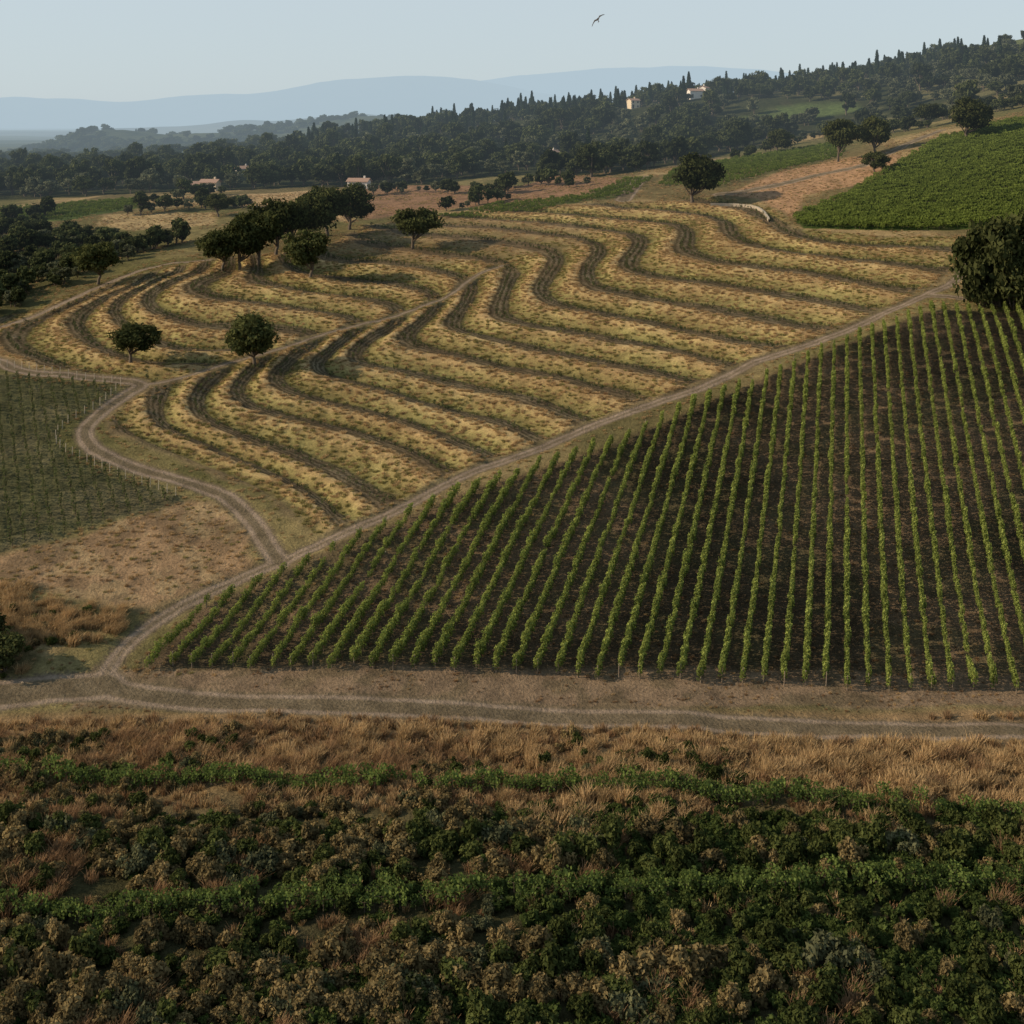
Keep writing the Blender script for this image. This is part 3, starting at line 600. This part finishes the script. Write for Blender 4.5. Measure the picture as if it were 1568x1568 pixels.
# ---------------------------------------------------------------- distant hills
def hills(name,prof,D,depth,colr,ns,amp,base=-60):
    prof=np.array(prof,float);px_=(prof[:,0]-784)/F*D;pz=H-(prof[:,1]-190)/F*D
    n=500;x=np.linspace(px_[0],px_[-1],n);zt=np.interp(x,px_,pz);kk=np.ones(15)/15;zt=np.convolve(np.pad(zt,7,'edge'),kk,'valid')
    m_=30;yy=np.linspace(-1,1,m_);XX,YY=np.meshgrid(x,D+yy*depth);g_=np.cos(yy*math.pi/2)[:,None]**.8
    ZZ=base+(zt[None]-base)*g_*(1+.0*YY)+(fbm(XX,YY,ns,5,40)-.5)*amp*g_
    ii=np.arange(n*m_).reshape(m_,n);Fh=np.c_[ii[:-1,:-1].ravel(),ii[:-1,1:].ravel(),ii[1:,1:].ravel(),ii[1:,:-1].ravel()]
    me=mk(name,np.c_[XX.ravel(),YY.ravel(),ZZ.ravel()],Fh);me.polygons.foreach_set('use_smooth',np.ones(len(Fh),bool));me.materials.append(colr);obj(name,me);return XX,YY,ZZ
def hillmat(name,c1,c2,sc):
    m,s=newmat(name);g_=s.n('ShaderNodeNewGeometry');n=s.noise(g_.outputs['Position'],sc,8,.65);c=s.mix(s.mr(n,.4,.6),c1,c2)
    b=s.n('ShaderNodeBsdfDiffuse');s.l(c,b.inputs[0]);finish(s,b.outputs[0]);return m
hm=hillmat('wooded_hill',(.015,.026,.018),(.07,.08,.04),.012);hm2=hillmat('hill_far',(.04,.05,.04),(.085,.088,.065),.003)
hX,hY,hZ=hills('wooded_hills',[(-300,238),(0,232),(90,222),(130,208),(200,206),(260,205),(330,199),(440,195),(480,191),(520,186),(570,180),(620,184),(700,194),(900,209)],1700,380,hm,90,24)
q=rng.integers(0,hX.shape[1],3600);r_=rng.integers(4,24,3600);k=(np.abs(hX[r_,q])<760)&(fbm(hX[r_,q],hY[r_,q],150,3,91)>.42)
q,r_=q[k],r_[k];n=len(q);sc=rng.uniform(.7,1.5,n);rot=np.zeros((n,3));rot[:,2]=rng.random(n)*6.28
scatter('wooded_hill_trees',np.c_[hX[r_,q]+rng.normal(size=n)*2,hY[r_,q],hZ[r_,q]-1],rot,np.c_[sc,sc,sc*.8],rng.choice([0,1,2,3,4,5],n,p=[.19,.19,.19,.19,.19,.05]),Cforest)
x_,y_=jit(-560,100,880,1500,15);k=vis(x_,y_,20)&(fbm(x_,y_,110,3,92)>.45);n=k.sum();sc=rng.uniform(.7,1.4,n);rot=np.zeros((n,3));rot[:,2]=rng.random(n)*6.28
scatter('valley_trees',np.c_[x_[k],y_[k],samp(Z,x_[k],y_[k])],rot,np.c_[sc,sc,sc*.85],rng.integers(0,5,n),Cforest)
hills('distant_hills',[(-600,207),(0,203),(100,203),(200,197),(300,194),(350,188),(380,184),(420,189),(500,182),(550,175),(620,182),(900,200)],4800,900,hm2,400,30)
hills('mountains',[(-900,140),(-300,160),(0,150),(60,144),(130,153),(180,160),(300,150),(370,146),(430,141),(500,131),(560,129),(640,123),(740,129),(790,140),(900,150),(1300,160),(2300,150)],12500,2000,hm2,1500,200)
hills('mountains',[(-900,190),(500,170),(650,150),(750,128),(850,110),(950,100),(1050,98),(1150,108),(1300,125),(1700,150),(2500,150)],18000,3000,hm2,2200,260)
# ---------------------------------------------------------------- bird (swift) in flight
def bird():
    e=obj('bird',None);V,Fb=tube([(0,-.26,0),(0,-.18,.01),(0,0,.015),(0,.14,.01),(0,.22,.005),(0,.27,0)],[.004,.025,.055,.05,.03,.004],8)
    Mb=plain_mat('feathers',(.035,.03,.028),8);me=mk('body',V,Fb);me.materials.append(Mb);o=obj('body',me);o.parent=e
    for s_ in(-1,1):
        V=[(0.03*s_,.14,.01),(.03*s_,-.08,.01),(.28*s_,.18,.09),(.26*s_,-.01,.08),(.62*s_,0,.03),(.50*s_,-.04,.05),(.75*s_,-.16,0)]
        me=bpy.data.meshes.new('wing');me.from_pydata(V,[],[(0,1,3,2),(2,3,5,4),(4,5,6)]);me.materials.append(Mb);o=obj('wing',me);o.parent=e;sm=o.modifiers.new('t','SOLIDIFY');sm.thickness=.02
    me=bpy.data.meshes.new('tail');me.from_pydata([(-.02,-.2,0),(.02,-.2,0),(.09,-.42,0),(0,-.34,0),(-.09,-.42,0)],[],[(0,1,2,3),(0,3,4)]);me.materials.append(Mb);o=obj('tail',me);o.parent=e;sm=o.modifiers.new('t','SOLIDIFY');sm.thickness=.01
    return e
b_=bird();b_.location=(7.0,101,H+8.5);b_.rotation_euler=(R(50),R(-40),R(-30))
# ---------------------------------------------------------------- light, sky, camera
EL,AZ=26.,-97.   # low sun on the left
w=bpy.data.worlds.new('World');bpy.context.scene.world=w;w.use_nodes=True;t=w.node_tree;bg=t.nodes['Background']
sky=t.nodes.new('ShaderNodeTexSky');sky.sky_type='NISHITA';sky.sun_disc=False;sky.sun_elevation=R(EL);sky.sun_rotation=R(AZ);sky.air_density=1.;sky.dust_density=1.;sky.ozone_density=3.
tc=t.nodes.new('ShaderNodeTexCoord');sx=t.nodes.new('ShaderNodeSeparateXYZ');t.links.new(tc.outputs['Generated'],sx.inputs[0])
rp=t.nodes.new('ShaderNodeValToRGB');t.links.new(sx.outputs[2],rp.inputs[0]);ce=rp.color_ramp.elements;ce[0].position=0.;ce[0].color=(6.1,7.1,7.6,1);ce[1].position=1.;ce[1].color=(2.8,3.7,4.6,1)
q=ce.new(.12);q.color=(6.3,7.2,7.7,1);q=ce.new(.35);q.color=(4.0,4.9,5.6,1)
mx=t.nodes.new('ShaderNodeMix');mx.data_type='RGBA';mx.inputs[0].default_value=.78;t.links.new(sky.outputs[0],mx.inputs[6]);t.links.new(rp.outputs[0],mx.inputs[7]);t.links.new(mx.outputs[2],bg.inputs[0]);bg.inputs[1].default_value=.1
su=bpy.data.lights.new('sun','SUN');su.energy=5.0;su.color=(1,.82,.60);su.angle=R(.6);so=obj('sun',su)
dirv=Vector((math.sin(R(AZ))*math.cos(R(EL)),math.cos(R(AZ))*math.cos(R(EL)),math.sin(R(EL))));so.rotation_euler=dirv.to_track_quat('Z','Y').to_euler()
cam=bpy.data.cameras.new('camera');co=obj('camera',cam);co.location=(0,0,H);co.rotation_euler=(math.pi/2,0,0);cam.lens=F/1568*36;cam.shift_y=-594/1568;cam.clip_end=80000
sc_=bpy.context.scene;sc_.camera=co;sc_.view_settings.view_transform='Standard';sc_.view_settings.look='None';sc_.view_settings.exposure=0
